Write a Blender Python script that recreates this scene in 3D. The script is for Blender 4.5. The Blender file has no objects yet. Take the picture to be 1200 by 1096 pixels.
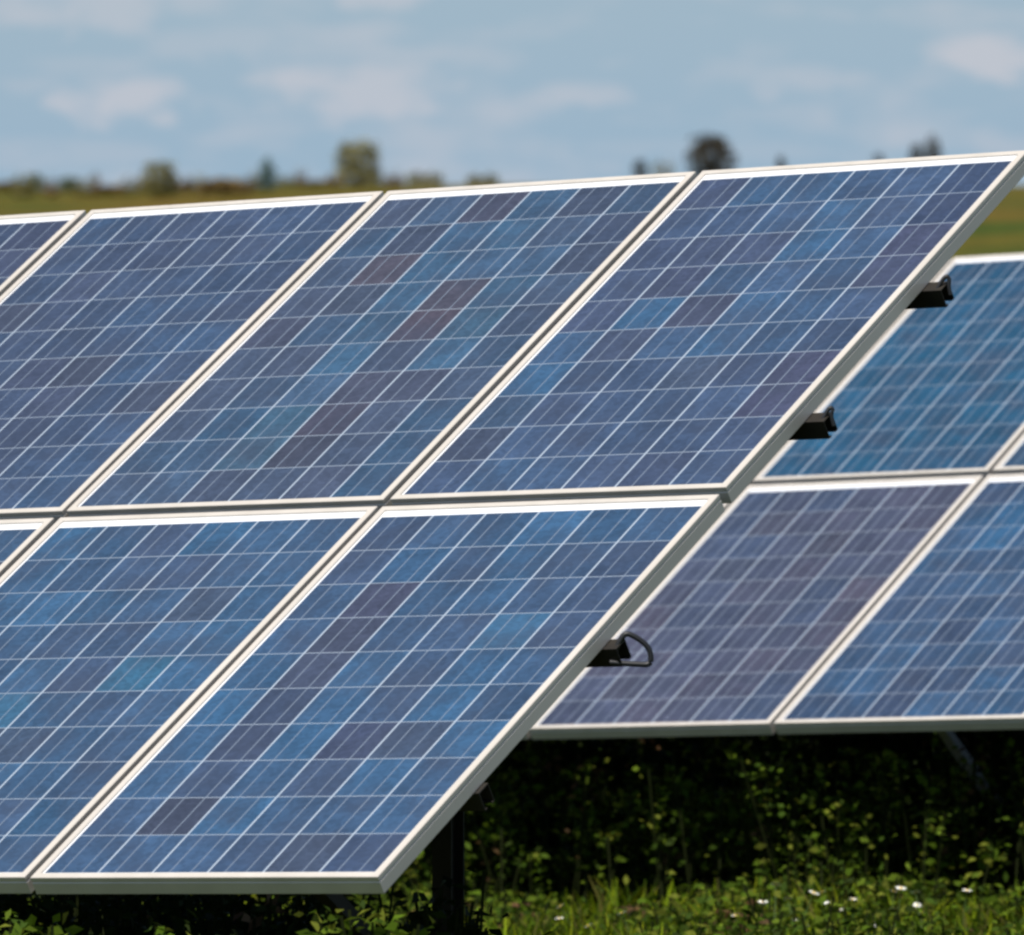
import bpy, bmesh, math, random
import numpy as np
from mathutils import Matrix, Vector

C = bpy.context.scene
COL = C.collection
R = math.radians
random.seed(4)
RNG = np.random.default_rng(7)

# ------------------------------------------------------------------ camera
CAM = np.array([9.96881449, -14.52797288, 1.526381])
RIGHT = np.array([0.834075, 0.551651, 0.0])
DOWN = np.array([0.0191964, -0.0290242, -0.9993944])
FWD = np.array([-0.551317, 0.833570, -0.034798])
FH = np.array([-0.551651, 0.834075])            # forward on the ground plan
cam = bpy.data.cameras.new('camera')
cam.sensor_fit = 'HORIZONTAL'
cam.sensor_width = 36.0
cam.lens = 9276.5 / 1200 * 36.0
cam.clip_start = 0.5
cam.clip_end = 20000
cam.dof.use_dof = True
cam.dof.focus_distance = 19.5
cam.dof.aperture_fstop = 7.5
co = bpy.data.objects.new('camera', cam)
COL.objects.link(co)
co.matrix_world = Matrix(((RIGHT[0], -DOWN[0], -FWD[0], CAM[0]),
                          (RIGHT[1], -DOWN[1], -FWD[1], CAM[1]),
                          (RIGHT[2], -DOWN[2], -FWD[2], CAM[2]),
                          (0, 0, 0, 1)))
C.camera = co

# ------------------------------------------------------------------ sky
SUN_EL, SUN_AZ = R(62), math.atan2(0.0, -0.45)    # azimuth measured from +Y towards +X
w = bpy.data.worlds.new('World')
C.world = w
w.use_nodes = True
nt = w.node_tree
nt.nodes.clear()


def nn(tree, kind, **kw):
    n = tree.nodes.new(kind)
    for k, v in kw.items():
        setattr(n, k, v)
    return n


sky = nn(nt, 'ShaderNodeTexSky', sky_type='NISHITA', sun_disc=False,
         sun_elevation=SUN_EL, sun_rotation=SUN_AZ, altitude=200, air_density=1.0, dust_density=0.6, ozone_density=1.5)
tc = nn(nt, 'ShaderNodeTexCoord')
sep = nn(nt, 'ShaderNodeSeparateXYZ')
nt.links.new(tc.outputs['Generated'], sep.inputs[0])


def wmath(op, a, b=None, clamp=False):
    n = nn(nt, 'ShaderNodeMath', operation=op, use_clamp=clamp)
    for i, v in enumerate((a, b)):
        if v is None:
            continue
        if isinstance(v, (int, float)):
            n.inputs[i].default_value = v
        else:
            nt.links.new(v, n.inputs[i])
    return n.outputs[0]


def wnoise(scale_xyz, loc, detail, rough):
    mp = nn(nt, 'ShaderNodeMapping')
    mp.inputs['Scale'].default_value = scale_xyz
    mp.inputs['Location'].default_value = loc
    nt.links.new(tc.outputs['Generated'], mp.inputs[0])
    no = nn(nt, 'ShaderNodeTexNoise')
    no.inputs['Scale'].default_value = 1.0
    no.inputs['Detail'].default_value = detail
    no.inputs['Roughness'].default_value = rough
    nt.links.new(mp.outputs[0], no.inputs[0])
    return no.outputs['Fac']


def wramp(fac, stops):
    r = nn(nt, 'ShaderNodeValToRGB')
    el = r.color_ramp.elements
    el[0].position, el[0].color = stops[0][0], (*stops[0][1], 1)
    el[1].position, el[1].color = stops[1][0], (*stops[1][1], 1)
    for p, c in stops[2:]:
        e = el.new(p)
        e.color = (*c, 1)
    nt.links.new(fac, r.inputs[0])
    return r.outputs[0]


SKY_STRENGTH = 0.055
K = 1.0 / SKY_STRENGTH
# thin high overcast that veils the lowest part of the sky, with paler cloud banks low over the horizon
veil = wmath('SUBTRACT', 1.0, wmath('MULTIPLY', wmath('ABSOLUTE', sep.outputs['Z']), 4.0), clamp=True)
veil = wmath('MULTIPLY', wmath('POWER', veil, 1.5), 0.88)
mix1 = nn(nt, 'ShaderNodeMix', data_type='RGBA')
nt.links.new(veil, mix1.inputs['Factor'])
nt.links.new(sky.outputs[0], mix1.inputs[6])
mix1.inputs[7].default_value = (0.232 * K, 0.346 * K, 0.462 * K, 1)
big = wnoise((42, 42, 150), (3.1, 1.7, 0.37), 2.0, 0.45)
fine = wnoise((110, 110, 300), (0.4, 5.2, 2.2), 3.0, 0.5)
cl = wmath('ADD', wmath('MULTIPLY', big, 0.62), wmath('MULTIPLY', fine, 0.38))
cl = wramp(cl, [(0.49, (0, 0, 0)), (0.72, (1, 1, 1))])
near = wmath('SUBTRACT', 1.0, wmath('MULTIPLY', sep.outputs['Z'], 7.0), clamp=True)
cl = wmath('MULTIPLY', wmath('MULTIPLY', cl, near), 0.45)
# a handful of small cumulus banks standing low over the ridge: bearing, elevation, half width, half height (radians), density
bear = nn(nt, 'ShaderNodeVectorMath', operation='DOT_PRODUCT')
nt.links.new(tc.outputs['Generated'], bear.inputs[0])
bear.inputs[1].default_value = tuple(RIGHT)
ahead = nn(nt, 'ShaderNodeVectorMath', operation='DOT_PRODUCT')
nt.links.new(tc.outputs['Generated'], ahead.inputs[0])
ahead.inputs[1].default_value = (FH[0], FH[1], 0)
fwd_mask = wmath('GREATER_THAN', ahead.outputs['Value'], 0.5)
puff = wnoise((150, 150, 330), (7.3, 2.9, 1.1), 3.0, 0.55)
puff = wmath('SUBTRACT', puff, 0.5)
puff2 = wmath('SUBTRACT', wnoise((60, 60, 150), (1.3, 4.4, 6.1), 2.0, 0.5), 0.5)
bx = wmath('ADD', bear.outputs['Value'], wmath('MULTIPLY', puff2, 0.016))
bz = wmath('ADD', sep.outputs['Z'], wmath('MULTIPLY', puff, 0.004))
for b_, e_, hw, hh, dn in ((-0.0490, 0.0116, 0.0095, 0.0034, 0.80), (-0.0200, 0.0132, 0.0150, 0.0042, 0.75), (0.0095, 0.0120, 0.0080, 0.0022, 0.55),
                           (0.0390, 0.0138, 0.0090, 0.0026, 0.45), (0.0600, 0.0168, 0.0095, 0.0036, 0.85), (-0.0530, 0.0232, 0.0150, 0.0032, 0.55),
                           (-0.0180, 0.0246, 0.0100, 0.0020, 0.55), (-0.0300, 0.0190, 0.0190, 0.0026, 0.30), (-0.0600, 0.0050, 0.0200, 0.0022, 0.30),
                           (0.0220, 0.0052, 0.0260, 0.0018, 0.22), (0.0950, 0.0140, 0.0150, 0.0040, 0.6), (-0.0950, 0.0150, 0.0180, 0.0042, 0.6)):
    dx_ = wmath('DIVIDE', wmath('SUBTRACT', bx, b_), hw)
    dz_ = wmath('DIVIDE', wmath('SUBTRACT', bz, e_), hh)
    rr_ = wmath('ADD', wmath('MULTIPLY', dx_, dx_), wmath('MULTIPLY', dz_, dz_))
    bank = wmath('SUBTRACT', wmath('ADD', 1.0, wmath('MULTIPLY', puff, 3.2)), rr_, clamp=True)
    bank = wmath('MULTIPLY', wmath('MULTIPLY', wmath('POWER', bank, 0.8), dn * 0.6), fwd_mask)
    cl = wmath('MAXIMUM', cl, bank)
mix2 = nn(nt, 'ShaderNodeMix', data_type='RGBA')
nt.links.new(cl, mix2.inputs['Factor'])
nt.links.new(mix1.outputs[2], mix2.inputs[6])
mix2.inputs[7].default_value = (0.50 * K, 0.465 * K, 0.485 * K, 1)
bg = nn(nt, 'ShaderNodeBackground')
bg.inputs['Strength'].default_value = SKY_STRENGTH
nt.links.new(mix2.outputs[2], bg.inputs[0])
wo = nn(nt, 'ShaderNodeOutputWorld')
nt.links.new(bg.outputs[0], wo.inputs[0])

# ------------------------------------------------------------------ sun
sd = Vector((math.sin(SUN_AZ) * math.cos(SUN_EL), math.cos(SUN_AZ) * math.cos(SUN_EL), math.sin(SUN_EL)))
sl = bpy.data.lights.new('sun', 'SUN')
sl.energy = 4.5
sl.angle = R(0.5)
sl.color = (1.0, 0.95, 0.87)
so = bpy.data.objects.new('sun', sl)
COL.objects.link(so)
so.rotation_euler = sd.to_track_quat('Z', 'Y').to_euler()

C.view_settings.view_transform = 'Standard'
C.view_settings.look = 'None'
C.view_settings.exposure = 0.45
C.view_settings.gamma = 1.0
C.render.engine = 'CYCLES'
C.cycles.use_denoising = True
C.cycles.max_bounces = 6
C.cycles.filter_width = 2.6

# ------------------------------------------------------------------ materials


def mat(name, col, rough=0.6, metal=0.0, spec=0.5):
    m = bpy.data.materials.new(name)
    m.use_nodes = True
    b = m.node_tree.nodes['Principled BSDF']
    b.inputs['Base Color'].default_value = (*col, 1)
    b.inputs['Roughness'].default_value = rough
    b.inputs['Metallic'].default_value = metal
    b.inputs['Specular IOR Level'].default_value = spec
    return m


def noisy(name, c1, c2, scale, rough=0.6, metal=0.0, spec=0.5, detail=4, stretch=(1, 1, 1), lo=0.35, hi=0.65):
    m = mat(name, c1, rough, metal, spec)
    t = m.node_tree
    b = t.nodes['Principled BSDF']
    tcn = nn(t, 'ShaderNodeTexCoord')
    mp = nn(t, 'ShaderNodeMapping')
    mp.inputs['Scale'].default_value = stretch
    no = nn(t, 'ShaderNodeTexNoise')
    no.inputs['Scale'].default_value = scale
    no.inputs['Detail'].default_value = detail
    rp = nn(t, 'ShaderNodeValToRGB')
    rp.color_ramp.elements[0].position, rp.color_ramp.elements[0].color = lo, (*c1, 1)
    rp.color_ramp.elements[1].position, rp.color_ramp.elements[1].color = hi, (*c2, 1)
    t.links.new(tcn.outputs['Object'], mp.inputs[0])
    t.links.new(mp.outputs[0], no.inputs[0])
    t.links.new(no.outputs['Fac'], rp.inputs[0])
    t.links.new(rp.outputs[0], b.inputs['Base Color'])
    return m


def attr_mat(name, rough, spec=0.4, sss=0.0, transl=0.0):
    """Material that takes the tint of each cell or leaf from the mesh."""
    m = mat(name, (0.1, 0.1, 0.1), rough, 0, spec)
    t = m.node_tree
    b = t.nodes['Principled BSDF']
    a = nn(t, 'ShaderNodeAttribute', attribute_name='tint')
    t.links.new(a.outputs['Color'], b.inputs['Base Color'])
    if transl:
        tr = nn(t, 'ShaderNodeBsdfTranslucent')
        mx = nn(t, 'ShaderNodeMixShader')
        mx.inputs[0].default_value = transl
        t.links.new(a.outputs['Color'], tr.inputs[0])
        t.links.new(b.outputs[0], mx.inputs[1])
        t.links.new(tr.outputs[0], mx.inputs[2])
        t.links.new(mx.outputs[0], t.nodes['Material Output'].inputs[0])
    return m


M = {}
M['alu'] = noisy('anodised_aluminium', (0.59, 0.545, 0.485), (0.66, 0.61, 0.55), 9, rough=0.42, metal=0.25, spec=0.5, stretch=(1, 0.2, 1))
M['steel'] = noisy('dark_coated_steel', (0.014, 0.012, 0.010), (0.024, 0.020, 0.015), 14, rough=0.6, spec=0.3)
M['post'] = noisy('grey_steel_lightened', (0.40, 0.40, 0.40), (0.50, 0.50, 0.49), 14, rough=0.5, spec=0.4)  # colour lightened so the far brace stands out in the rack's shade
M['cable'] = mat('black_cable', (0.012, 0.013, 0.016), 0.5)
M['leaf'] = attr_mat('leaf', 0.7, 0.08, transl=0.3)
M['bark'] = noisy('bark', (0.05, 0.035, 0.025), (0.10, 0.08, 0.055), 6, rough=0.9)
M['petal'] = mat('white_petal', (0.85, 0.84, 0.78), 0.6)
M['pistil'] = mat('yellow_centre', (0.7, 0.45, 0.04), 0.7)
M['stem'] = mat('green_stem', (0.06, 0.11, 0.02), 0.7)


def under_glass(m):
    b = m.node_tree.nodes['Principled BSDF']
    b.inputs['Specular IOR Level'].default_value = 0.2
    b.inputs['Coat Weight'].default_value = 1.0
    b.inputs['Coat Roughness'].default_value = 0.12
    b.inputs['Coat IOR'].default_value = 1.5
    return m


M['backsheet'] = under_glass(mat('white_backsheet', (0.72, 0.74, 0.78), 0.7))
M['ribbon'] = under_glass(mat('cell_ribbon', (0.18, 0.22, 0.285), 0.5))
M['cell_gap'] = under_glass(mat('cell_gap', (0.33, 0.39, 0.47), 0.6))
cm = under_glass(mat('silicon_cell', (0.03, 0.08, 0.2), 0.45))
t = cm.node_tree
b = t.nodes['Principled BSDF']
a = nn(t, 'ShaderNodeAttribute', attribute_name='tint')
tcn = nn(t, 'ShaderNodeTexCoord')
vo = nn(t, 'ShaderNodeTexVoronoi')
vo.inputs['Scale'].default_value = 90
no = nn(t, 'ShaderNodeTexNoise')
no.inputs['Scale'].default_value = 9
no.inputs['Detail'].default_value = 3
t.links.new(tcn.outputs['Object'], vo.inputs['Vector'])
t.links.new(tcn.outputs['Object'], no.inputs['Vector'])
sepc = nn(t, 'ShaderNodeSeparateColor')
t.links.new(vo.outputs['Color'], sepc.inputs[0])
mr = nn(t, 'ShaderNodeMapRange')
mr.inputs['To Min'].default_value = 0.84
mr.inputs['To Max'].default_value = 1.16
t.links.new(sepc.outputs[0], mr.inputs['Value'])
mr2 = nn(t, 'ShaderNodeMapRange')
mr2.inputs['From Min'].default_value = 0.3
mr2.inputs['From Max'].default_value = 0.7
mr2.inputs['To Min'].default_value = 0.82
mr2.inputs['To Max'].default_value = 1.18
t.links.new(no.outputs['Fac'], mr2.inputs['Value'])
mu = nn(t, 'ShaderNodeMath', operation='MULTIPLY')
t.links.new(mr.outputs[0], mu.inputs[0])
t.links.new(mr2.outputs[0], mu.inputs[1])
mc = nn(t, 'ShaderNodeVectorMath', operation='SCALE')
t.links.new(a.outputs['Color'], mc.inputs[0])
t.links.new(mu.outputs[0], mc.inputs['Scale'])
no2 = nn(t, 'ShaderNodeTexNoise')
no2.inputs['Scale'].default_value = 5.5
no2.inputs['Detail'].default_value = 2
t.links.new(tcn.outputs['Object'], no2.inputs['Vector'])
mr3 = nn(t, 'ShaderNodeMapRange')
mr3.inputs['From Min'].default_value = 0.42
mr3.inputs['From Max'].default_value = 0.68
mr3.inputs['To Max'].default_value = 0.5
t.links.new(no2.outputs['Fac'], mr3.inputs['Value'])
mh = nn(t, 'ShaderNodeMix', data_type='RGBA')                  # duller crystal zones
t.links.new(mr3.outputs[0], mh.inputs['Factor'])
t.links.new(mc.outputs[0], mh.inputs[6])
mh.inputs[7].default_value = (0.036, 0.046, 0.076, 1)
t.links.new(mh.outputs[2], b.inputs['Base Color'])
M['cell'] = cm

# ------------------------------------------------------------------ helpers


def mesh_obj(name, verts, faces, mats, parent=None, mi=None, smooth=False):
    me = bpy.data.meshes.new(name)
    me.from_pydata([tuple(v) for v in verts], [], faces)
    for m in (mats if isinstance(mats, (list, tuple)) else [mats]):
        me.materials.append(m)
    if mi is not None:
        me.polygons.foreach_set('material_index', mi)
    if smooth:
        me.polygons.foreach_set('use_smooth', [True] * len(me.polygons))
    me.update()
    o = bpy.data.objects.new(name, me)
    COL.objects.link(o)
    o.parent = parent
    return o


def fast_mesh(name, V, F, tints, m, parent=None):
    """V (n,3), F (k,4) quads, one tint per face."""
    me = bpy.data.meshes.new(name)
    V = np.asarray(V, dtype=np.float32)
    F = np.asarray(F, dtype=np.int32)
    k, c = F.shape
    me.vertices.add(len(V))
    me.vertices.foreach_set('co', V.ravel())
    me.loops.add(k * c)
    me.loops.foreach_set('vertex_index', F.ravel())
    me.polygons.add(k)
    me.polygons.foreach_set('loop_start', np.arange(0, k * c, c, dtype=np.int32))
    me.polygons.foreach_set('loop_total', np.full(k, c, dtype=np.int32))
    me.update(calc_edges=True)
    me.materials.append(m)
    if tints is not None:
        at = me.color_attributes.new('tint', 'FLOAT_COLOR', 'CORNER')
        cc = np.ones((k, c, 4), dtype=np.float32)
        cc[:, :, :3] = np.asarray(tints, dtype=np.float32)[:, None, :]
        at.data.foreach_set('color', cc.ravel())
    o = bpy.data.objects.new(name, me)
    COL.objects.link(o)
    o.parent = parent
    return o


def tag(o, label, cat, group=None, kind=None):
    if label:
        o['label'] = label
    if cat:
        o['category'] = cat
    if group:
        o['group'] = group
    if kind:
        o['kind'] = kind
    return o


def empty(name, mw):
    o = bpy.data.objects.new(name, None)
    o.empty_display_size = 0.2
    COL.objects.link(o)
    o.matrix_world = mw
    return o


class MB:
    def __init__(self):
        self.v, self.f = [], []

    def add(self, vs, fs):
        n = len(self.v)
        self.v += [tuple(x) for x in vs]
        self.f += [tuple(i + n for i in q) for q in fs]

    def prism(self, poly, a, b, U, V_):
        """Sweep a closed 2-D outline (in axes U, V_) from point a to point b."""
        a, b, U, V_ = (np.asarray(x, float) for x in (a, b, U, V_))
        n = len(poly)
        vs = [a + U * p[0] + V_ * p[1] for p in poly] + [b + U * p[0] + V_ * p[1] for p in poly]
        fs = [(i, (i + 1) % n, (i + 1) % n + n, i + n) for i in range(n)]
        fs += [tuple(range(n))[::-1], tuple(range(n, 2 * n))]
        self.add(vs, fs)

    def tube(self, pts, r, k=8):
        pts = [np.asarray(p, float) for p in pts]
        rs = r if isinstance(r, (list, tuple)) else [r] * len(pts)
        rings = []
        ref = np.array([0.3, 0.2, 0.93])
        for i, p in enumerate(pts):
            d = pts[min(i + 1, len(pts) - 1)] - pts[max(i - 1, 0)]
            d = d / (np.linalg.norm(d) + 1e-9)
            u = np.cross(d, ref)
            u /= np.linalg.norm(u) + 1e-9
            v = np.cross(d, u)
            rings.append([p + rs[i] * (math.cos(a) * u + math.sin(a) * v) for a in np.linspace(0, 2 * math.pi, k, endpoint=False)])
        vs = [q for ring in rings for q in ring]
        fs = []
        for i in range(len(pts) - 1):
            for j in range(k):
                fs.append((i * k + j, i * k + (j + 1) % k, (i + 1) * k + (j + 1) % k, (i + 1) * k + j))
        fs += [tuple(range(k))[::-1], tuple(range((len(pts) - 1) * k, len(pts) * k))]
        self.add(vs, fs)

    def build(self, name, m, parent=None, smooth=False):
        o = mesh_obj(name, self.v, self.f, m, parent, smooth=smooth)
        bm = bmesh.new()
        bm.from_mesh(o.data)
        bmesh.ops.recalc_face_normals(bm, faces=bm.faces)
        bm.to_mesh(o.data)
        bm.free()
        return o


# ------------------------------------------------------------------ terrain
H0 = 0.70                                         # low edge of the front rack above the ground


def sstep(a, b_, x):
    t_ = np.clip((x - a) / (b_ - a), 0, 1)
    return t_ * t_ * (3 - 2 * t_)


def ground(x, y):
    x = np.asarray(x, float)
    y = np.asarray(y, float)
    dx, dy = x - CAM[0], y - CAM[1]
    s = dx * FH[0] + dy * FH[1]
    l = dx * RIGHT[0] + dy * RIGHT[1]
    s_ = np.where(s > 60, 60 + 40 * (1 - np.exp(-(s - 60) / 40.0)), s)
    s_ = np.where(s_ < -30, -30, s_)
    l_ = 80 * np.tanh(l / 80)
    px = CAM[0] + s_ * FH[0] + l_ * RIGHT[0]
    py = CAM[1] + s_ * FH[1] + l_ * RIGHT[1]
    plane = 0.052 * px - 0.007 * py - H0
    pxl = np.clip(600 + l / 450 * 9276.5, -4000, 400)
    crest = CAM[2] + (225 - 223 + 0.014 * np.clip(pxl, -400, 400)) / 9276.5 * 450
    crest = crest - 0.004 * np.clip(s - 455, 0, None)
    B = sstep(38, 430, s)
    bump = 0.03 * np.sin(x * 1.3 + 0.7 * y) * np.sin(y * 0.9 - 0.4 * x) + 0.02 * np.sin(x * 3.1) * np.cos(y * 2.7)
    far = sstep(60, 200, s) * (1 - sstep(250, 400, s)) * 0.4 * (np.sin(l * 0.11 + 1.0) * np.sin(s * 0.02) + 0.5 * np.sin(l * 0.31 + s * 0.05))
    return plane * (1 - B) + crest * B + bump * (1 - sstep(30, 80, np.abs(s))) + far


def axis(vals):
    return np.array(sorted(set(vals)))


sa = axis(list(np.arange(-60, 0, 6.0)) + list(np.arange(0, 48, 0.6)) + list(np.arange(48, 120, 3.0)) + list(np.arange(120, 470, 7.0)) + list(np.geomspace(470, 9000, 24)) + list(-np.geomspace(60, 4000, 14)))
la = axis(list(np.arange(-12, 12.1, 0.5)) + list(np.arange(-60, 60.1, 4.0)) + list(np.geomspace(60, 6000, 16)) + list(-np.geomspace(60, 6000, 16)))
S, L = np.meshgrid(sa, la, indexing='ij')
GX = CAM[0] + S * FH[0] + L * RIGHT[0]
GY = CAM[1] + S * FH[1] + L * RIGHT[1]
GZ = ground(GX, GY)
V = np.stack([GX, GY, GZ], -1).reshape(-1, 3)
nl = len(la)
ii, jj = np.meshgrid(np.arange(len(sa) - 1), np.arange(nl - 1), indexing='ij')
q = (ii * nl + jj).ravel()
F = np.stack([q, q + 1, q + nl + 1, q + nl], -1)[:, ::-1]
gm = mat('meadow_ground', (0.05, 0.06, 0.02), 0.95, 0, 0.1)
t = gm.node_tree
b = t.nodes['Principled BSDF']
tcn = nn(t, 'ShaderNodeTexCoord')


def gnoise(scale, detail, stops, rough=0.55):
    no_ = nn(t, 'ShaderNodeTexNoise')
    no_.inputs['Scale'].default_value = scale
    no_.inputs['Detail'].default_value = detail
    no_.inputs['Roughness'].default_value = rough
    rp_ = nn(t, 'ShaderNodeValToRGB')
    el = rp_.color_ramp.elements
    el[0].position, el[0].color = stops[0][0], (*stops[0][1], 1)
    el[1].position, el[1].color = stops[-1][0], (*stops[-1][1], 1)
    for p_, c_ in stops[1:-1]:
        e_ = el.new(p_)
        e_.color = (*c_, 1)
    t.links.new(tcn.outputs['Object'], no_.inputs[0])
    t.links.new(no_.outputs['Fac'], rp_.inputs[0])
    return rp_.outputs[0]


g1 = gnoise(0.09, 6, [(0.36, (0.040, 0.062, 0.006)), (0.48, (0.085, 0.075, 0.008)), (0.62, (0.115, 0.075, 0.010)), (0.74, (0.10, 0.06, 0.012))])
g2 = gnoise(1.7, 5, [(0.3, (0.55, 0.55, 0.55)), (0.7, (1.2, 1.2, 1.2))])
mx = nn(t, 'ShaderNodeMix', data_type='RGBA', blend_type='MULTIPLY')
mx.inputs['Factor'].default_value = 1.0
t.links.new(g1, mx.inputs[6])
t.links.new(g2, mx.inputs[7])
geo = nn(t, 'ShaderNodeVectorMath', operation='DISTANCE')
t.links.new(tcn.outputs['Object'], geo.inputs[0])
geo.inputs[1].default_value = (-2.0, 5.0, 0)
mrn = nn(t, 'ShaderNodeMapRange')
mrn.inputs['From Min'].default_value = 35
mrn.inputs['From Max'].default_value = 90
t.links.new(geo.outputs['Value'], mrn.inputs['Value'])
g3 = gnoise(3.0, 6, [(0.35, (0.022, 0.032, 0.007)), (0.65, (0.06, 0.075, 0.016))])
mxn = nn(t, 'ShaderNodeMix', data_type='RGBA')                  # mown meadow round the racks, dry field beyond
t.links.new(mrn.outputs[0], mxn.inputs['Factor'])
t.links.new(g3, mxn.inputs[6])
t.links.new(mx.outputs[2], mxn.inputs[7])
t.links.new(mxn.outputs[2], b.inputs['Base Color'])
go = fast_mesh('ground', V, F, None, gm)
tag(go, None, None, kind='structure')

# ------------------------------------------------------------------ solar panels
PW, PH, PD = 0.992, 1.65, 0.047
GXP, GYP = 0.0186, 0.034
LIP = 0.019

TF = Matrix(((0.99823, -0.029087, 0.0), (0, 0, 0), (0, 0, 0)))  # replaced below
AX = np.array([[0.9982347, 0.0, -0.0593924], [-0.0290866, 0.8718708, -0.4888714], [0.0517825, 0.4897359, 0.8703317]])
AXB = np.array([[0.998, -0.006, -0.063], [-0.031, 0.877, -0.480], [0.055, 0.481, 0.875]])


def ortho(A):
    u, _, v = np.linalg.svd(A)
    return u @ v


def table_matrix(A, o):
    A = ortho(A)
    return Matrix([[*A[i], o[i]] for i in range(3)] + [[0, 0, 0, 1]])


FRONT = table_matrix(AX, (0, 0, 0))
BACK = table_matrix(AXB, (-5.002, 8.20719077, -0.32040515))


def frame_mesh(parent):
    prof = [(0, -0.0015), (0.0015, 0), (LIP - 0.0008, 0), (LIP, -0.0008), (LIP, -0.0075), (0.003, -0.0075),
            (0.003, -PD + 0.003), (0.028, -PD + 0.003), (0.028, -PD), (0.0015, -PD), (0, -PD + 0.0015), (0, -0.0165), (0.0018, -0.0145), (0.0018, -0.0125), (0, -0.0105)]
    n = len(prof)
    vs, fs = [], []
    for cx, cy, sx, sy in ((0, 0, 1, 1), (PW, 0, -1, 1), (PW, PH, -1, -1), (0, PH, 1, -1)):
        vs += [(cx + sx * i, cy + sy * i, d) for i, d in prof]
    for c in range(4):
        for k in range(n):
            a_, b_ = c * n + k, c * n + (k + 1) % n
            c_, d_ = ((c + 1) % 4) * n + (k + 1) % n, ((c + 1) % 4) * n + k
            fs.append((a_, d_, c_, b_))
    mb = MB()
    mb.add(vs, fs)
    return mb.build('frame', M['alu'], parent)


PITCH = 0.158
GAPX, GAPY = 0.0056, 0.0022


def cell_sheet(parent, tone, rng):
    """Six by ten cells, two ribbons down each column, white sheet between; tint is each cell's own crystal colour."""
    mx_ = (PW - 6 * PITCH + GAPX) / 2
    cw, ch = PITCH - GAPX, PITCH - GAPY
    my0 = 0.026
    xs, xk = [0.004], []
    for c in range(6):
        x0 = mx_ + c * PITCH
        xs += [x0]; xk.append(0)
        for rb in (0.30, 0.70):
            xs += [x0 + cw * rb - 0.0014]; xk.append(1)
            xs += [x0 + cw * rb + 0.0014]; xk.append(2)
        xs += [x0 + cw]; xk.append(1)
    xs.append(PW - 0.004); xk.append(0)
    ys, yk = [0.004], []
    for r_ in range(10):
        y0 = my0 + r_ * PITCH
        ys += [y0]; yk.append(0)
        ys += [y0 + ch]; yk.append(1)
    ys.append(PH - 0.004); yk.append(0)
    vs = [(x, y, -0.0045) for y in ys for x in xs]
    nx = len(xs)
    # tone of every cell: families of like cells, as wafers from one brick were strung together
    cols = np.zeros((10, 6, 3))
    base = np.array(tone['base'])
    for c in range(6):
        drift = rng.normal(0, 1)
        for r_ in range(10):
            drift = 0.55 * drift + 0.85 * rng.normal()
            k = base.copy()
            mixer = np.clip(0.5 + 0.24 * drift + tone.get('bias', 0), 0, 1)
            k = np.array(tone['warm']) * (1 - mixer) + np.array(tone['cool']) * mixer
            k = 0.72 * k + 0.28 * base
            if rng.uniform() < tone.get('dull', 0.06):                            # now and then a dull grey brown wafer
                k = 0.45 * k + 0.55 * np.array((0.056, 0.052, 0.085))
            cols[r_, c] = k * rng.uniform(0.82, 1.12)
    for (r_, c, col) in tone.get('set', []):
        cols[r_, c] = 0.55 * np.array(col) * rng.uniform(0.85, 1.1) + 0.45 * cols[r_, c]
    fs, mi, tint = [], [], []
    for j in range(len(ys) - 1):
        for i in range(nx - 1):
            a_ = j * nx + i
            fs.append((a_, a_ + 1, a_ + nx + 1, a_ + nx))
            inx = xk[i]
            iny = yk[j]
            rim = i in (0, len(xs) - 2) or j in (0, len(ys) - 2)
            if rim:
                mi.append(0)                                # white margin round the cells
            elif inx == 0 or (iny == 0 and inx == 1):
                mi.append(3)                                # narrow gap between cells
            elif inx == 2:
                mi.append(2)
            else:
                mi.append(1)
            c = min(max(int((0.5 * (xs[i] + xs[i + 1]) - mx_) / PITCH), 0), 5)
            r_ = min(max(int((0.5 * (ys[j] + ys[j + 1]) - my0) / PITCH), 0), 9)
            k = cols[r_, c]
            grey = k.mean()
            k = k * 0.86 + grey * 0.14
            tint.append(k * np.array((0.68, 0.74, 0.67)))
    o = fast_mesh('cell_sheet', vs, fs, tint, M['backsheet'], parent)
    o.data.materials.append(M['cell'])
    o.data.materials.append(M['ribbon'])
    o.data.materials.append(M['cell_gap'])
    o.data.polygons.foreach_set('material_index', np.array(mi, dtype=np.int32))
    return o


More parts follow.
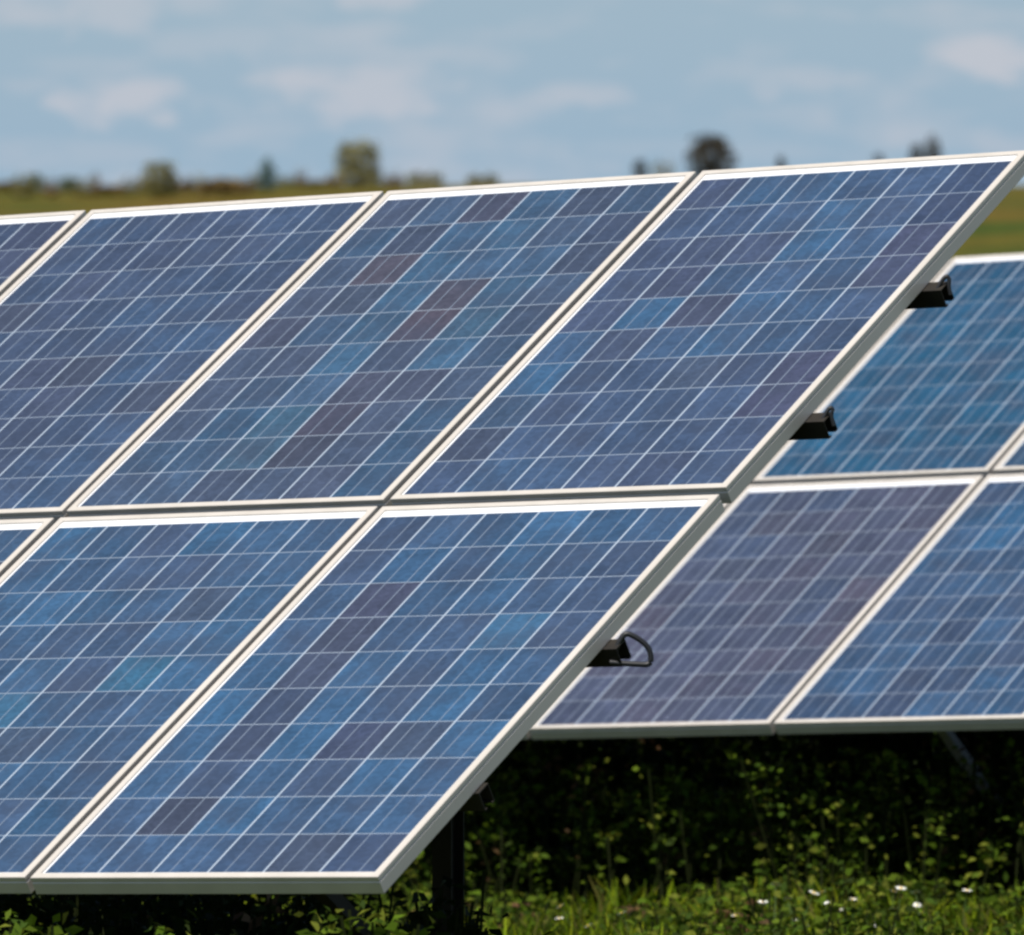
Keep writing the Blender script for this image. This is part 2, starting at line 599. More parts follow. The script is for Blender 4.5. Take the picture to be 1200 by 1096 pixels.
BLUE, PURPLE, BROWN = (0.030, 0.085, 0.205), (0.060, 0.068, 0.140), (0.085, 0.058, 0.085)
BRIGHT, TEAL, NAVY = (0.028, 0.135, 0.300), (0.014, 0.115, 0.215), (0.026, 0.055, 0.140)
T_FU0 = dict(base=(0.036, 0.075, 0.185), warm=(0.065, 0.055, 0.12), cool=(0.028, 0.12, 0.29), bias=0.0,
             set=[(9, 5, (0.035, 0.05, 0.13)), (8, 5, (0.032, 0.05, 0.13)), (1, 0, (0.055, 0.05, 0.085)), (2, 0, (0.05, 0.055, 0.10)), (7, 1, (0.07, 0.055, 0.11)), (6, 1, (0.065, 0.055, 0.115)), (5, 2, (0.065, 0.055, 0.105)), (4, 1, (0.07, 0.06, 0.12))])
T_FU1 = dict(base=(0.040, 0.070, 0.165), warm=(0.08, 0.06, 0.10), cool=(0.028, 0.11, 0.25), bias=-0.02,
             set=[(6, 3, BROWN), (5, 3, (0.10, 0.062, 0.085)), (2, 3, (0.075, 0.052, 0.085)), (1, 3, (0.05, 0.048, 0.08)), (8, 5, (0.045, 0.05, 0.11)),
                  (7, 2, BRIGHT), (6, 2, BRIGHT), (5, 2, (0.026, 0.12, 0.26)), (4, 2, BRIGHT), (3, 2, (0.03, 0.11, 0.25)), (2, 2, (0.02, 0.13, 0.26)), (1, 2, (0.025, 0.12, 0.23)),
                  (6, 4, (0.026, 0.12, 0.26)), (5, 4, (0.028, 0.14, 0.28)), (4, 4, BRIGHT), (3, 3, (0.07, 0.055, 0.095)), (8, 2, (0.028, 0.12, 0.28)),
                  (7, 1, (0.085, 0.06, 0.09)), (9, 3, (0.03, 0.11, 0.25)), (8, 3, BRIGHT)])
T_FU2 = dict(base=(0.042, 0.072, 0.165), warm=(0.06, 0.066, 0.14), cool=(0.034, 0.09, 0.22), bias=0.0)
T_FU3 = dict(base=(0.036, 0.065, 0.155), warm=(0.055, 0.06, 0.13), cool=(0.03, 0.085, 0.2))
T_FL0 = dict(base=(0.030, 0.085, 0.215), warm=(0.055, 0.058, 0.125), cool=(0.024, 0.115, 0.285), bias=0.02,
             set=[(7, 1, (0.075, 0.055, 0.105)), (6, 1, (0.06, 0.052, 0.09)), (5, 1, (0.085, 0.06, 0.10)), (3, 3, (0.06, 0.055, 0.13)), (0, 5, (0.05, 0.055, 0.13)), (6, 4, BRIGHT)])
T_FL1 = dict(base=(0.028, 0.095, 0.235), warm=(0.05, 0.068, 0.155), cool=(0.022, 0.125, 0.305), bias=0.05,
             set=[(5, 4, (0.02, 0.155, 0.32)), (8, 3, (0.05, 0.06, 0.14)), (4, 2, (0.03, 0.15, 0.31))])
T_FL2 = dict(base=(0.030, 0.085, 0.205), warm=(0.05, 0.06, 0.13), cool=(0.026, 0.11, 0.26))
T_BU0 = dict(base=(0.004, 0.080, 0.195), warm=(0.012, 0.066, 0.16), cool=(0.000, 0.10, 0.235), dull=0.0)
T_BU1 = dict(base=(0.020, 0.070, 0.165), warm=(0.04, 0.06, 0.13), cool=(0.018, 0.10, 0.22))
T_BL0 = dict(base=(0.058, 0.066, 0.140), warm=(0.085, 0.066, 0.115), cool=(0.042, 0.075, 0.175), bias=0.05)
T_BL1 = dict(base=(0.024, 0.075, 0.195), warm=(0.05, 0.055, 0.12), cool=(0.016, 0.105, 0.265), bias=0.05,
             set=[(5, 4, (0.07, 0.052, 0.08)), (6, 4, (0.075, 0.055, 0.09)), (7, 5, (0.06, 0.052, 0.09)), (2, 4, (0.06, 0.055, 0.11))])
T_BX = dict(base=(0.026, 0.075, 0.185), warm=(0.05, 0.06, 0.13), cool=(0.02, 0.10, 0.25))

HID = 'solar panel of the rack behind, hidden by the nearer panels'
GF, GB = 'solar panels mounted on the front rack', 'solar panels mounted on the rack behind'
PANELS = [
    # rack, column from the rack end nearest the other rack, row, tone, label
    (FRONT, -1, 1, T_FU0, 'top right solar panel of the front rack, ending at its free right edge', GF),
    (FRONT, -2, 1, T_FU1, 'top row front solar panel with rust brown cells beside bright blue ones', GF),
    (FRONT, -3, 1, T_FU2, 'evenly grey blue front panel, in the top row left of the brown celled one', GF),
    (FRONT, -4, 1, T_FU3, 'panel cut off by the left picture edge at the top of the front rack', GF),
    (FRONT, -1, 0, T_FL0, 'bottom right solar panel of the front rack, its lower corner above the dark weeds', GF),
    (FRONT, -2, 0, T_FL1, 'bright blue bottom row front panel with one turquoise cell', GF),
    (FRONT, -3, 0, T_FL2, 'bottom row front panel of which only a small left edge corner shows', GF),
    (BACK, 0, 1, T_BU0, 'teal blue solar panel in the top row of the rack behind', GB),
    (BACK, 1, 1, T_BU1, 'top row panel of the rack behind, only a sliver at the right picture edge', GB),
    (BACK, 0, 0, T_BL0, 'purplish grey solar panel in the bottom row of the rack behind', GB),
    (BACK, 1, 0, T_BL1, 'deep blue bottom row panel of the rack behind, at the right picture edge', GB),
    (BACK, 2, 0, T_BX, None, GB), (BACK, 2, 1, T_BX, None, GB),
    (BACK, -1, 0, T_BX, HID, GB), (BACK, -1, 1, T_BX, HID, GB), (BACK, -2, 0, T_BX, HID, GB), (BACK, -2, 1, T_BX, HID, GB), (BACK, -3, 0, T_BX, HID, GB), (BACK, -3, 1, T_BX, HID, GB),
]
first_frame = None
for idx, (tm, c, r_, tone, label, grp) in enumerate(PANELS):
    ox = c * (PW + GXP) + (GXP if tm is FRONT else 0)
    oy = r_ * (PH + GYP)
    rng = np.random.default_rng(100 + idx)
    jig = Matrix.Rotation(rng.normal(0, 0.0012), 4, 'Z') @ Matrix.Translation((rng.normal(0, 0.0008), rng.normal(0, 0.001), 0))
    p = empty('solar_panel', tm @ Matrix.Translation((ox, oy, 0)) @ jig)
    if label is None:
        label = 'third column panel of the rack behind, %s row, beyond the right picture edge' % ('top' if r_ else 'bottom')
    tag(p, label, 'solar panel', grp)
    if first_frame is None:
        first_frame = frame_mesh(p)
    else:
        f_ = first_frame.copy()
        COL.objects.link(f_)
        f_.parent = p
    cell_sheet(p, tone, rng)

# ------------------------------------------------------------------ mounting racks
CCH = [(0.85 * a_, 0.88 * b_) for a_, b_ in [(-0.026, 0.0), (0.026, 0.0), (0.026, -0.055), (0.013, -0.055), (0.013, -0.0515), (0.0225, -0.0515), (0.0225, -0.0035),
       (-0.0225, -0.0035), (-0.0225, -0.0515), (-0.013, -0.0515), (-0.013, -0.055), (-0.026, -0.055)]]
HPR = [(0.56 * a_, 0.56 * b_) for a_, b_ in [(-0.05, -0.05), (0.05, -0.05), (0.05, -0.043), (0.004, -0.043), (0.004, 0.043), (0.05, 0.043), (0.05, 0.05), (-0.05, 0.05), (-0.05, 0.043), (-0.004, 0.043), (-0.004, -0.043), (-0.05, -0.043)]]
RAIL_Y = (0.437, 1.053, 2.087, 2.722)


def rack(tm, x_lo, x_hi, overs, posts, label, lean, brace_mat):
    base = tm @ Vector((0.5 * (x_lo + x_hi), 1.4, -0.2))
    gz = float(ground(base.x, base.y))
    e = empty('mounting_rack', Matrix.Translation((base.x, base.y, gz)))
    tag(e, label, 'mounting rack', 'steel racks carrying the panels')
    inv = e.matrix_world.inverted() @ tm                  # table coordinates into the rack's own
    A = np.array(inv)

    def P(x, y, z):
        return A[:3, :3] @ np.array([x, y, z]) + A[:3, 3]
    ux, uy, un = A[:3, 0], A[:3, 1], A[:3, 2]
    for ry, ov in zip(RAIL_Y, overs):
        xa, xb = (x_lo, x_hi + ov) if x_hi <= 0.01 else (x_lo - ov, x_hi)
        mb = MB()
        mb.prism(CCH, P(xa, ry, -PD - 0.001), P(xb, ry, -PD - 0.001), uy, un)
        mb.build('rail', M['steel'], e)
    nh = -PD - 0.001 - 0.0490
    up = np.array([0, 0, 1.0])
    for px in posts:
        mb = MB()
        mb.prism([(-0.03, 0), (0.03, 0), (0.03, -0.09), (-0.03, -0.09)], P(px, 0.30, nh), P(px, 2.95, nh), ux, un)
        mb.build('rafter', M['steel'], e)
        top = P(px, 1.30, nh - 0.092)
        wt = e.matrix_world @ Vector(top)
        foot = np.array([top[0], top[1], float(ground(wt.x, wt.y)) - gz - 0.35])
        mb = MB()
        mb.prism(HPR, foot, top + up * 0.03, np.array([1.0, 0, 0]), np.array([0, 1.0, 0]))
        mb.build('post', M['steel'], e)
        for y_end, zj in ((0.42, -lean),):
            a_ = P(px, y_end, nh - 0.092)
            b_ = np.array([top[0], top[1], P(px, 0, 0)[2] + zj])
            off = np.array([0.055, 0, 0])
            d = b_ - a_
            d /= np.linalg.norm(d)
            v_ = np.cross(d, np.array([1.0, 0, 0]))
            mb = MB()
            mb.prism([(0, -0.03), (0.005, -0.03), (0.005, 0.025), (0.04, 0.025), (0.04, 0.03), (0, 0.03)], a_ + off, b_ + off, np.array([1.0, 0, 0]), v_)
            mb.build('brace', M[brace_mat], e)
    return e


rack(FRONT, -4.04, 0.0, (0.012, 0.038, 0.054, 0.056), (-0.66, -3.2), 'dark steel rack on posts under the nearer, larger looking block of solar panels', 0.50, 'steel')
rack(BACK, -3.03, 3.02, (0.03, 0.03, 0.03, 0.03), (-1.75, 1.27, 2.9), 'dark steel rack with a slanting brace under the block of solar panels farther back', 0.55, 'post')


def in_front(x, y, z):
    return np.array(FRONT @ Vector((x, y, z)))


def cable(pts, r, label, smooth_n=10):
    pts = [np.array(p_) for p_ in pts]
    out = []
    P_ = [pts[0]] + pts + [pts[-1]]
    for i in range(1, len(P_) - 2):
        for u in np.linspace(0, 1, smooth_n, endpoint=False):
            p0, p1, p2, p3 = P_[i - 1:i + 3]
            out.append(0.5 * ((2 * p1) + (-p0 + p2) * u + (2 * p0 - 5 * p1 + 4 * p2 - p3) * u * u + (-p0 + 3 * p1 - 3 * p2 + p3) * u ** 3))
    out.append(pts[-1])
    mb = MB()
    mb.tube(out, r, 8)
    o = mb.build('cable', M['cable'], None, True)
    tag(o, label, 'cable', 'black cables at the rail ends')
    return o


def along(p0, u, v):
    """Point offset from p0: u to the viewer's right, v up."""
    return np.asarray(p0) + u * RIGHT + v * np.array([0, 0, 1.0])


e3 = in_front(0.045, 1.053, -0.075)
cable([along(e3, -0.03, 0.0), along(e3, -0.012, 0.036), along(e3, 0.003, 0.046), along(e3, 0.034, 0.030), along(e3, 0.053, 0.008), along(e3, 0.053, -0.022), along(e3, 0.02, -0.024), along(e3, -0.04, -0.02)], 0.0065,
      'black cable looping out from the lower rail end in front of the purplish panel')
e2 = in_front(0.062, 2.087, -0.075)
cable([along(e2, -0.035, 0.0), along(e2, -0.022, 0.026), along(e2, -0.010, 0.044), along(e2, -0.003, 0.040), along(e2, -0.006, 0.026), along(e2, 0.0, 0.0)], 0.005,
      'short black cable standing up at the middle rail end, before the teal panel')
e1 = in_front(0.064, 2.722, -0.075)
cable([along(e1, -0.04, 0.0), along(e1, -0.026, 0.028), along(e1, -0.012, 0.046), along(e1, -0.004, 0.040), along(e1, -0.004, 0.02), along(e1, 0.0, 0.0)], 0.005,
      'short black cable at the uppermost rail end, near the top of the teal panel')

# ------------------------------------------------------------------ vegetation


def at_px(px, s):
    """Ground point that lies s metres ahead, under picture column px (photo pixels)."""
    l = (px - 600) / 9276.5 * s
    x = CAM[0] + s * FH[0] + l * RIGHT[0]
    y = CAM[1] + s * FH[1] + l * RIGHT[1]
    return x, y


def blades(name, n, sx, lx, hrange, palette, width=0.006, keep=None, seed=1, lean=0.5):
    rng = np.random.default_rng(seed)
    s = rng.uniform(*sx, n)
    l = rng.uniform(*lx, n)
    x = CAM[0] + s * FH[0] + l * RIGHT[0]
    y = CAM[1] + s * FH[1] + l * RIGHT[1]
    clump = 0.5 + 0.5 * np.sin(x * 2.3 + np.sin(y * 1.7) * 2) * np.sin(y * 2.9 + np.sin(x * 1.3) * 2)
    h = rng.uniform(*hrange, n) * (0.35 + 0.9 * clump)
    if keep is not None:
        k = keep(x, y, rng)
        x, y, h = x[k], y[k], h[k]
    n = len(x)
    z = ground(x, y)
    ang = rng.uniform(0, 2 * np.pi, n)
    ln = rng.uniform(0.1, lean, n) * h
    lx_, ly_ = np.cos(ang) * ln, np.sin(ang) * ln
    wa = ang + np.pi / 2 + rng.normal(0, 0.6, n)
    wx, wy = np.cos(wa) * width, np.sin(wa) * width
    wr = rng.uniform(0.6, 1.5, n)
    wx, wy = wx * wr, wy * wr
    V = np.zeros((n, 6, 3))
    for k, (fh, fl, fw) in enumerate(((0, 0, 1), (0.6, 0.35, 0.8), (1, 1, 0.12))):
        V[:, 2 * k, 0] = x + lx_ * fl - wx * fw
        V[:, 2 * k, 1] = y + ly_ * fl - wy * fw
        V[:, 2 * k + 1, 0] = x + lx_ * fl + wx * fw
        V[:, 2 * k + 1, 1] = y + ly_ * fl + wy * fw
        V[:, 2 * k, 2] = V[:, 2 * k + 1, 2] = z + h * fh - 0.01
    i0 = np.arange(n) * 6
    F = np.stack([np.stack([i0, i0 + 1, i0 + 3, i0 + 2], -1), np.stack([i0 + 2, i0 + 3, i0 + 5, i0 + 4], -1)], 1).reshape(-1, 4)
    pal = np.array(palette)
    tint = pal[rng.integers(0, len(pal), n)] * rng.uniform(0.7, 1.25, (n, 1))
    tint = np.repeat(tint, 2, axis=0)
    o = fast_mesh(name, V.reshape(-1, 3), F, tint, M['leaf'])
    return o


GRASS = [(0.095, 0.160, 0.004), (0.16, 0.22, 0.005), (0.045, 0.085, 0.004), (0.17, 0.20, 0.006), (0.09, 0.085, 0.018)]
SHADE = [(0.03, 0.05, 0.008), (0.022, 0.036, 0.007)]  # darker copy of the grass tints, shade beneath the racks painted in
# local coordinates of the back rack's plan, used to keep tall grass out from under it
BO = np.array([-4.996, 8.207])


def plan_b(x, y):
    dx, dy = x - BO[0], y - BO[1]
    return dx, dy + 0.031 * dx


def tufts(x, y):
    """Uneven stand of the meadow: 0 between tufts, 1 inside them."""
    a_ = np.sin(x * 5.1 + 1.3 * np.sin(y * 3.7)) * np.sin(y * 4.3 + 1.7 * np.sin(x * 2.9))
    b_ = np.sin(x * 11.0 + y * 3.0) * np.sin(y * 9.0 - x * 4.0)
    return np.clip(0.5 + 0.42 * a_ + 0.25 * b_, 0, 1)


g = blades('meadow_grass', 190000, (21.5, 28.5), (-4.5, 4.5), (0.04, 0.18), GRASS, 0.006,
           keep=lambda x, y, rng: (plan_b(x, y)[1] < -0.15 + 0.55 * tufts(x * 0.6, y * 0.6)) & (rng.uniform(size=len(x)) < (0.03 + 0.97 * tufts(x, y) ** 2.2) * (0.25 + 0.75 * tufts(x * 0.33 + 1.0, y * 0.33))), seed=3, lean=0.85)
tag(g, 'sunlit green meadow grass in front of the rack farther back', 'grass', kind='stuff')
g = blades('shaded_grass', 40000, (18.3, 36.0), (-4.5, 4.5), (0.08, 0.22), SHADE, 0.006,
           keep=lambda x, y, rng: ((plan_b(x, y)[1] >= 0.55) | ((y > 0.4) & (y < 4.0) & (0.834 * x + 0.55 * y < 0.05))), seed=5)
tag(g, 'grass growing in the shade beneath the racks', 'grass', kind='stuff')


def leaf_quads(rng, cx, cy, cz, size, palette, flat=0.5):
    n = len(cx)
    d = rng.normal(size=(n, 3))
    d[:, 2] *= flat
    d /= np.linalg.norm(d, axis=1, keepdims=True)
    nrm = rng.normal(size=(n, 3)) + np.array([0, 0, 0.9])
    u = d
    v = np.cross(nrm, u)
    v /= np.linalg.norm(v, axis=1, keepdims=True) + 1e-9
    s = (size * rng.uniform(0.6, 1.35, n))[:, None]
    c = np.stack([cx, cy, cz], -1)
    w_ = np.cross(u, v)
    V = np.stack([c - u * s * 0.5, c - v * s * 0.28 + w_ * s * 0.06, c + u * s * 0.55 - w_ * s * 0.1, c + v * s * 0.28 + w_ * s * 0.06], 1)
    F = np.arange(n * 4).reshape(n, 4)
    pal = np.array(palette)
    tint = pal[rng.integers(0, len(pal), n)] * rng.uniform(0.65, 1.3, (n, 1))
    return V.reshape(-1, 3), F, tint


SHADED_WEED = [(0.012, 0.022, 0.004), (0.017, 0.030, 0.005), (0.010, 0.016, 0.004), (0.022, 0.036, 0.006)]  # leaf tints darkened: the shade under the racks is put into the colour
SUNLIT_WEED = [(0.07, 0.12, 0.008), (0.10, 0.15, 0.012), (0.04, 0.075, 0.008), (0.13, 0.15, 0.018), (0.03, 0.05, 0.006)]  # lit copy of the weed tints, sunlight put into the leaf colour
DRY = [(0.12, 0.065, 0.03), (0.15, 0.09, 0.04), (0.08, 0.05, 0.025)]


def weeds(name, label, stalks, hfun, seed, leaf=0.045, per=22, dry=0.04, top_heavy=0.0, palette=None):
    """Leafy stalks: stalks is (x, y) arrays."""
    rng = np.random.default_rng(seed)
    x, y = stalks
    z = ground(x, y)
    h = hfun(x, y, rng)
    n = len(x)
    ang = rng.uniform(0, 2 * np.pi, n)
    ln = rng.uniform(0.0, 0.35, n) * h
    t_ = rng.uniform(0, 1, (n, per)) ** (1.0 / (1.0 + 2.0 * top_heavy))
    t_ = 0.08 + 0.92 * t_
    spread = 0.10 * (1.1 - 0.6 * t_)
    a2 = rng.uniform(0, 2 * np.pi, (n, per))
    r2 = spread * np.sqrt(rng.uniform(0.05, 1, (n, per)))
    X = x[:, None] + np.cos(ang)[:, None] * ln[:, None] * t_ ** 1.6 + np.cos(a2) * r2
    Y = y[:, None] + np.sin(ang)[:, None] * ln[:, None] * t_ ** 1.6 + np.sin(a2) * r2
    Z = z[:, None] + h[:, None] * t_
    V, F, T = leaf_quads(rng, X.ravel(), Y.ravel(), Z.ravel(), np.full(n * per, leaf), palette or SHADED_WEED)
    is_dry = np.repeat(rng.uniform(size=n) < dry, per)
    dr = np.array(DRY)[rng.integers(0, 3, n * per)]
    T[is_dry] = dr[is_dry]
    # stems as thin quads
    wv = 0.0035
    Vs = np.zeros((n, 4, 3))
    tx = x + np.cos(ang) * ln
    ty = y + np.sin(ang) * ln
    for k, (xx, yy, zz, sg) in enumerate(((x, y, z - 0.02, -1), (x, y, z - 0.02, 1), (tx, ty, z + h * 0.97, 1), (tx, ty, z + h * 0.97, -1))):
        Vs[:, k, 0] = xx + sg * wv * RIGHT[0]
        Vs[:, k, 1] = yy + sg * wv * RIGHT[1]
        Vs[:, k, 2] = zz
    Fs = np.arange(n * 4).reshape(n, 4) + len(V)
    Ts = np.tile(np.array([[0.018, 0.024, 0.006]]), (n, 1))
    o = fast_mesh(name, np.concatenate([V, Vs.reshape(-1, 3)]), np.concatenate([F, Fs]), np.concatenate([T, Ts]), M['leaf'])
    tag(o, label, 'weeds', kind='stuff')
    return o


def scatter_plan(n, xr, yr, seed):
    """Random plan points in the back rack's own plan axes."""
    rng = np.random.default_rng(seed)
    u = rng.uniform(*xr, n)
    v = rng.uniform(*yr, n)
    return BO[0] + u, BO[1] + v - 0.031 * u


def h_back(x, y, rng):
    u, v = plan_b(x, y)
    base = 0.30 + 0.72 * sstep(0.35, 2.2, v)
    return base * rng.uniform(0.6, 1.15, len(x)) * (0.85 + 0.25 * np.sin(x * 2.1 + y))


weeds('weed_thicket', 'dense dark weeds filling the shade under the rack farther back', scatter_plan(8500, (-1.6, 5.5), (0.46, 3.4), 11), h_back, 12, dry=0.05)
weeds('meadow_herbs', 'low bright leafy herbs among the sunlit meadow grass', scatter_plan(3600, (-3.5, 6.0), (-3.4, 0.40), 21),
      lambda x, y, rng: rng.uniform(0.08, 0.24, len(x)) * (0.7 + 0.5 * np.sin(x * 3.1) * np.sin(y * 2.3 + x)), 22, leaf=0.035, per=24, dry=0.03, palette=SUNLIT_WEED)
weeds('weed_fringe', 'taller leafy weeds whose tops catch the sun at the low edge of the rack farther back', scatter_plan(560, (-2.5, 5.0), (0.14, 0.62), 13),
      lambda x, y, rng: rng.uniform(0.22, 0.66, len(x)), 14, leaf=0.034, per=26, dry=0.06, top_heavy=1.2, palette=SUNLIT_WEED)


def scatter_front(n, xr, yr, seed):
    rng = np.random.default_rng(seed)
    x, y = rng.uniform(*xr, n), rng.uniform(*yr, n)
    k = 0.834 * x + 0.55 * y < 0.20
    return x[k], y[k]


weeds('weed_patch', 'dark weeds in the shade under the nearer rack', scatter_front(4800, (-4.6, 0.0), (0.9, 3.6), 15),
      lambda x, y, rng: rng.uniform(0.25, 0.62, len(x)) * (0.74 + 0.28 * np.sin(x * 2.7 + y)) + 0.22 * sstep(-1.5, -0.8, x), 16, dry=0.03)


_rng = np.random.default_rng(44)
fpx = np.concatenate([_rng.uniform(12, 66, 9), _rng.uniform(425, 462, 7), _rng.uniform(110, 400, 8)])
ftop = np.concatenate([_rng.uniform(1068, 1090, 9), _rng.uniform(1056, 1085, 7), _rng.uniform(1082, 1100, 8)])
fs = 17.5 + _rng.uniform(-0.2, 0.25, len(fpx)) + (440 - fpx) / 440 * 0.45
fx, fy = at_px(fpx, fs)
fh = CAM[2] - (ftop - 225) / 9276.5 * fs - ground(fx, fy)
weeds('weed_tufts', 'sunlit yellow green weed tips at the low edge of the nearer rack', (fx, fy), lambda x, y, rng: fh, 45, leaf=0.035, per=18, dry=0.0, top_heavy=2.5, palette=SUNLIT_WEED[:4])


# white meadow flowers in the sunlit grass
def flower(parts):
    e = empty('white_flower', Matrix.Identity(4))
    mb = MB()
    mb.tube([(0, 0, -0.02), (0.006, 0.003, 0.15), (0.0, 0.0, 0.30)], 0.0022, 5)
    mb.build('stem', M['stem'], e)
    mb = MB()
    for k in range(11):
        a_ = 2 * math.pi * k / 11
        ca, sa_ = math.cos(a_), math.sin(a_)
        pts = [(0.004, -0.003, 0), (0.016, -0.0052, 0.003), (0.025, -0.002, 0.001), (0.025, 0.002, 0.001), (0.016, 0.0052, 0.003), (0.004, 0.003, 0)]
        mb.add([(ca * x_ - sa_ * y_, sa_ * x_ + ca * y_, 0.303 + z_) for x_, y_, z_ in pts], [(0, 1, 2, 3, 4, 5)])
    mb.build('petals', M['petal'], e)
    mb = MB()
    mb.tube([(0, 0, 0.299), (0, 0, 0.305), (0, 0, 0.309)], [0.006, 0.007, 0.003], 8)
    mb.build('flower_centre', M['pistil'], e)
    return e


def dup(o):
    c = o.copy()
    COL.objects.link(c)
    for ch in list(o.children):
        k = ch.copy()
        COL.objects.link(k)
        k.parent = c
    return c


FL = [(940, 1056), (962, 1060), (985, 1050), (958, 1078), (1040, 1052), (1048, 1046), (1070, 1060), (1050, 1070), (930, 1086), (978, 1090), (1000, 1072), (1015, 1090), (890, 1062), (905, 1040), (1100, 1075), (1128, 1050), (690, 1062), (665, 1082)]
fl0 = flower(None)
FL += [(925, 1048), (1000, 1060), (1022, 1084), (950, 1092), (1085, 1050), (870, 1080), (760, 1072), (720, 1085)]
for i, (px, py) in enumerate(FL):
    s = 24.6 + 0.9 * random.random()
    zt = CAM[2] - (py - 6 - 225) / 9276.5 * s
    x, y = at_px(px, s)
    e = fl0 if i == 0 else dup(fl0)
    gz = float(ground(x, y))
    sc = min(max((zt - gz) / 0.303, 0.55), 0.85)
    e.location = (x, y, zt - 0.303 * sc)
    e.scale = (sc,) * 3
    e.rotation_euler = (random.uniform(-.5, .1), random.uniform(-.3, .3), random.uniform(0, 6))
    tag(e, 'small white daisy standing in the sunlit grass in front of the dark weeds', 'flower', 'white flowers in the sunlit grass')


# ------------------------------------------------------------------ far bushes and trees on the ridge
def bush(name, px, y_top, w_px, s, palette, label, shape='round', y_base=None, n=900, group='bushes and trees on the far ridge', seed=0, cat='bush'):
    rng = np.random.default_rng(900 + seed)
    x, y = at_px(px, s)
    gz = float(ground(x, y))
    k = s / 9276.5
    h = CAM[2] - (y_top - 225) * k - gz
    wd = w_px * k
    e = empty(name, Matrix.Translation((x, y, gz)))
    tag(e, label, cat, group)
    if shape == 'column':
        lob = [(0, 0, 0.25, .46, .26), (.05, .1, 0.50, .48, .28), (-.05, -.1, 0.72, .38, .25), (0.04, 0, .90, .22, .12), (-.2, 0, .4, .26, .25)]
    elif shape == 'round':
        lob = [(0, 0, 0.58, .46, .36), (-.25, .1, .45, .28, .34), (.26, -.1, .45, .28, .34), (.06, 0, .86, .26, .14), (-.15, 0, .80, .26, .18), (0, .1, .18, .42, .20), (.2, 0, .75, .24, .2)]
    elif shape == 'broad':
        lob = [(-.3, 0, .45, .26, .42), (.05, .05, .50, .32, .45), (.32, 0, .42, .24, .36), (-.1, -.1, .75, .16, .25), (.2, .1, .7, .14, .24), (-.42, 0, .3, .14, .28), (.44, .05, .28, .13, .26)]
    elif shape == 'wispy':                                  # separate thin shoots of unequal height
        lob = [(-.38, 0, .40, .10, .40), (-.2, 0, .55, .08, .45), (0, 0, .35, .12, .36), (.16, 0, .50, .08, .48), (.36, 0, .42, .10, .40), (0, 0, .15, .42, .16)]
    else:                                                   # squarish crown: flat top with upright shoots
        lob = [(-.30, 0, .60, .20, .40), (-.1, .1, .60, .24, .42), (.15, -.1, .62, .24, .40), (.31, 0, .58, .19, .40), (-.15, 0, .22, .32, .24), (.15, 0, .22, .32, .24), (-.25, 0, .90, .13, .12), (.05, 0, .93, .12, .10), (.28, 0, .88, .13, .12)]
    pts = []
    wts = np.array([a_[3] ** 2 * a_[4] for a_ in lob])
    wts = wts / wts.sum()
    pick = rng.choice(len(lob), n, p=wts)
    d = rng.normal(size=(n, 3))
    d /= np.linalg.norm(d, axis=1, keepdims=True)
    rr = rng.uniform(0.25, 1.0, n) ** 0.6 * (1 + 0.12 * rng.normal(size=n))
    Lb = np.array(lob)[pick]
    X = (Lb[:, 0] + d[:, 0] * Lb[:, 3] * rr) * wd
    Yd = (Lb[:, 1] + d[:, 1] * Lb[:, 3] * rr) * wd
    Z = np.clip((Lb[:, 2] + d[:, 2] * Lb[:, 4] * rr), 0.01, 1.06) * h
    GX_ = X * RIGHT[0] + Yd * FH[0]
    GY_ = X * RIGHT[1] + Yd * FH[1]
    V, F, T = leaf_quads(rng, GX_, GY_, Z, np.full(n, 0.09 * max(wd, h * 0.6) + 0.05), palette, 0.9)
    fast_mesh('crown', V, F, T, M['leaf'], e)
    mb = MB()
    mb.tube([(0, 0, -0.2), (0.02 * wd, 0, h * 0.3), (-0.02 * wd, 0, h * 0.75)], [0.05 * wd + 0.02, 0.04 * wd + 0.01, 0.012 * wd + 0.005], 7)
    for sg in (-1, 1):
        mb.tube([(0, 0, h * 0.2), (sg * 0.18 * wd * RIGHT[0], sg * 0.18 * wd * RIGHT[1], h * 0.5)], [0.025 * wd + 0.01, 0.01 * wd + 0.004], 6)
    mb.build('trunk', M['bark'], e, True)
    return e


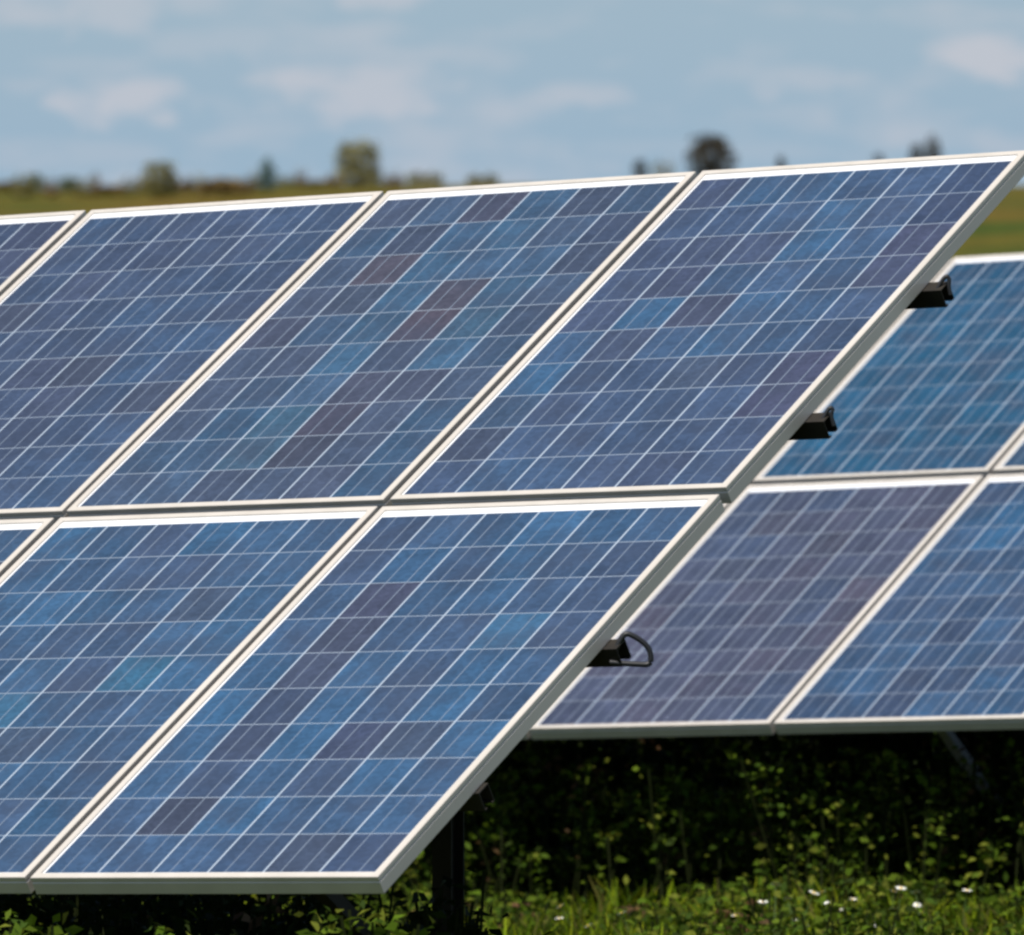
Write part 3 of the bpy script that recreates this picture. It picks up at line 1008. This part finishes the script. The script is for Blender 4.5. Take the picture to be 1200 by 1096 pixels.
OLIVE = [(0.25, 0.22, 0.07), (0.16, 0.15, 0.05), (0.33, 0.30, 0.13)]
DULL = [(0.075, 0.085, 0.035), (0.10, 0.09, 0.04), (0.06, 0.065, 0.03)]
GREEN = [(0.055, 0.10, 0.04), (0.07, 0.12, 0.05), (0.045, 0.085, 0.045)]
GREY = [(0.18, 0.22, 0.14), (0.22, 0.24, 0.17), (0.14, 0.18, 0.13)]
PALE = [(0.30, 0.29, 0.20), (0.26, 0.27, 0.18), (0.34, 0.31, 0.22)]
BRN = [(0.24, 0.16, 0.06), (0.19, 0.13, 0.05), (0.28, 0.21, 0.09)]
DARK = [(0.075, 0.062, 0.042), (0.095, 0.078, 0.05), (0.055, 0.048, 0.035)]
BUSHES = [
    ('bush', 42, 203, 24, GREY, 'column', 'slim grey green bush farthest left on the ridge', 400),
    ('bush', 81, 207, 28, GREY, 'column', 'pale grey green bush, second from the left on the ridge', 390),
    ('bush', 10, 213, 44, BRN, 'broad', 'low brown bush at the left picture edge', 400),
    ('bush', 130, 217, 44, BRN, 'broad', 'low brown bush just left of the olive tree on the ridge', 370),
    ('tree', 187, 190, 44, OLIVE, 'open', 'olive coloured young tree above the second panel of the top row', 360),
    ('bush', 262, 209, 60, BRN, 'broad', 'broad brown bush between the olive tree and the thin green tree', 360),
    ('tree', 314, 184, 25, GREEN, 'column', 'thin green column shaped tree on the ridge', 370),
    ('bush', 374, 212, 50, BRN, 'broad', 'low brown scrub left of the tall pale topped tree', 400),
    ('tree', 419, 166, 56, OLIVE, 'open', 'tall flat topped tree with yellow green crown, biggest above the grey blue panel', 400),
    ('bush', 498, 200, 46, PALE, 'wispy', 'low pale bush right of the tall flat topped tree', 430),
    ('bush', 566, 203, 40, PALE, 'wispy', 'low pale scrub near the middle of the ridge', 430),
    ('bush', 750, 186, 20, DARK, 'round', 'small dark bush left of the big dark round tree', 430),
    ('bush', 778, 181, 30, PALE, 'wispy', 'pale scrub close to the big dark round tree', 430),
    ('tree', 833, 156, 58, DARK, 'round', 'dark brown round tree behind the top seam of the front rack', 410),
    ('bush', 915, 182, 12, DARK, 'round', 'tiny dark shrub alone on the ridge, right of the round tree', 430),
    ('bush', 1030, 178, 18, DARK, 'broad', 'tiny low shrub barely above the top frame edge', 430),
    ('bush', 1074, 166, 20, DARK, 'round', 'small dark shrub touching the rightmost little tree', 430),
    ('tree', 1092, 158, 24, DARK, 'round', 'rightmost little dark tree on the ridge', 425),
]
for px, yt, wpx, k_ in ((-30, 212, 50, 0), (28, 216, 36, 1), (60, 215, 26, 0), (98, 217, 30, 1), (112, 214, 16, 0), (155, 220, 34, 1), (170, 214, 22, 0), (214, 220, 36, 0), (234, 212, 22, 1), (290, 216, 30, 0), (300, 210, 14, 1),
                      (336, 215, 34, 1), (352, 209, 18, 0), (392, 214, 26, 0), (440, 208, 24, 1), (462, 211, 30, 0)):
    BUSHES.append(('scrub', px, yt - 11 - (px * 7 % 6), wpx * 0.85, (BRN, OLIVE)[k_], 'wispy', 'low ragged scrub along the ridge above the left half of the panels', 395 if px > 300 else 370))
for i, (nm, px, yt, wpx, pal, shp, lab, sm) in enumerate(BUSHES):
    bush(nm, px, yt, wpx, sm, pal, lab, shp, n=1100 if wpx > 30 else 600, seed=i, cat=nm)
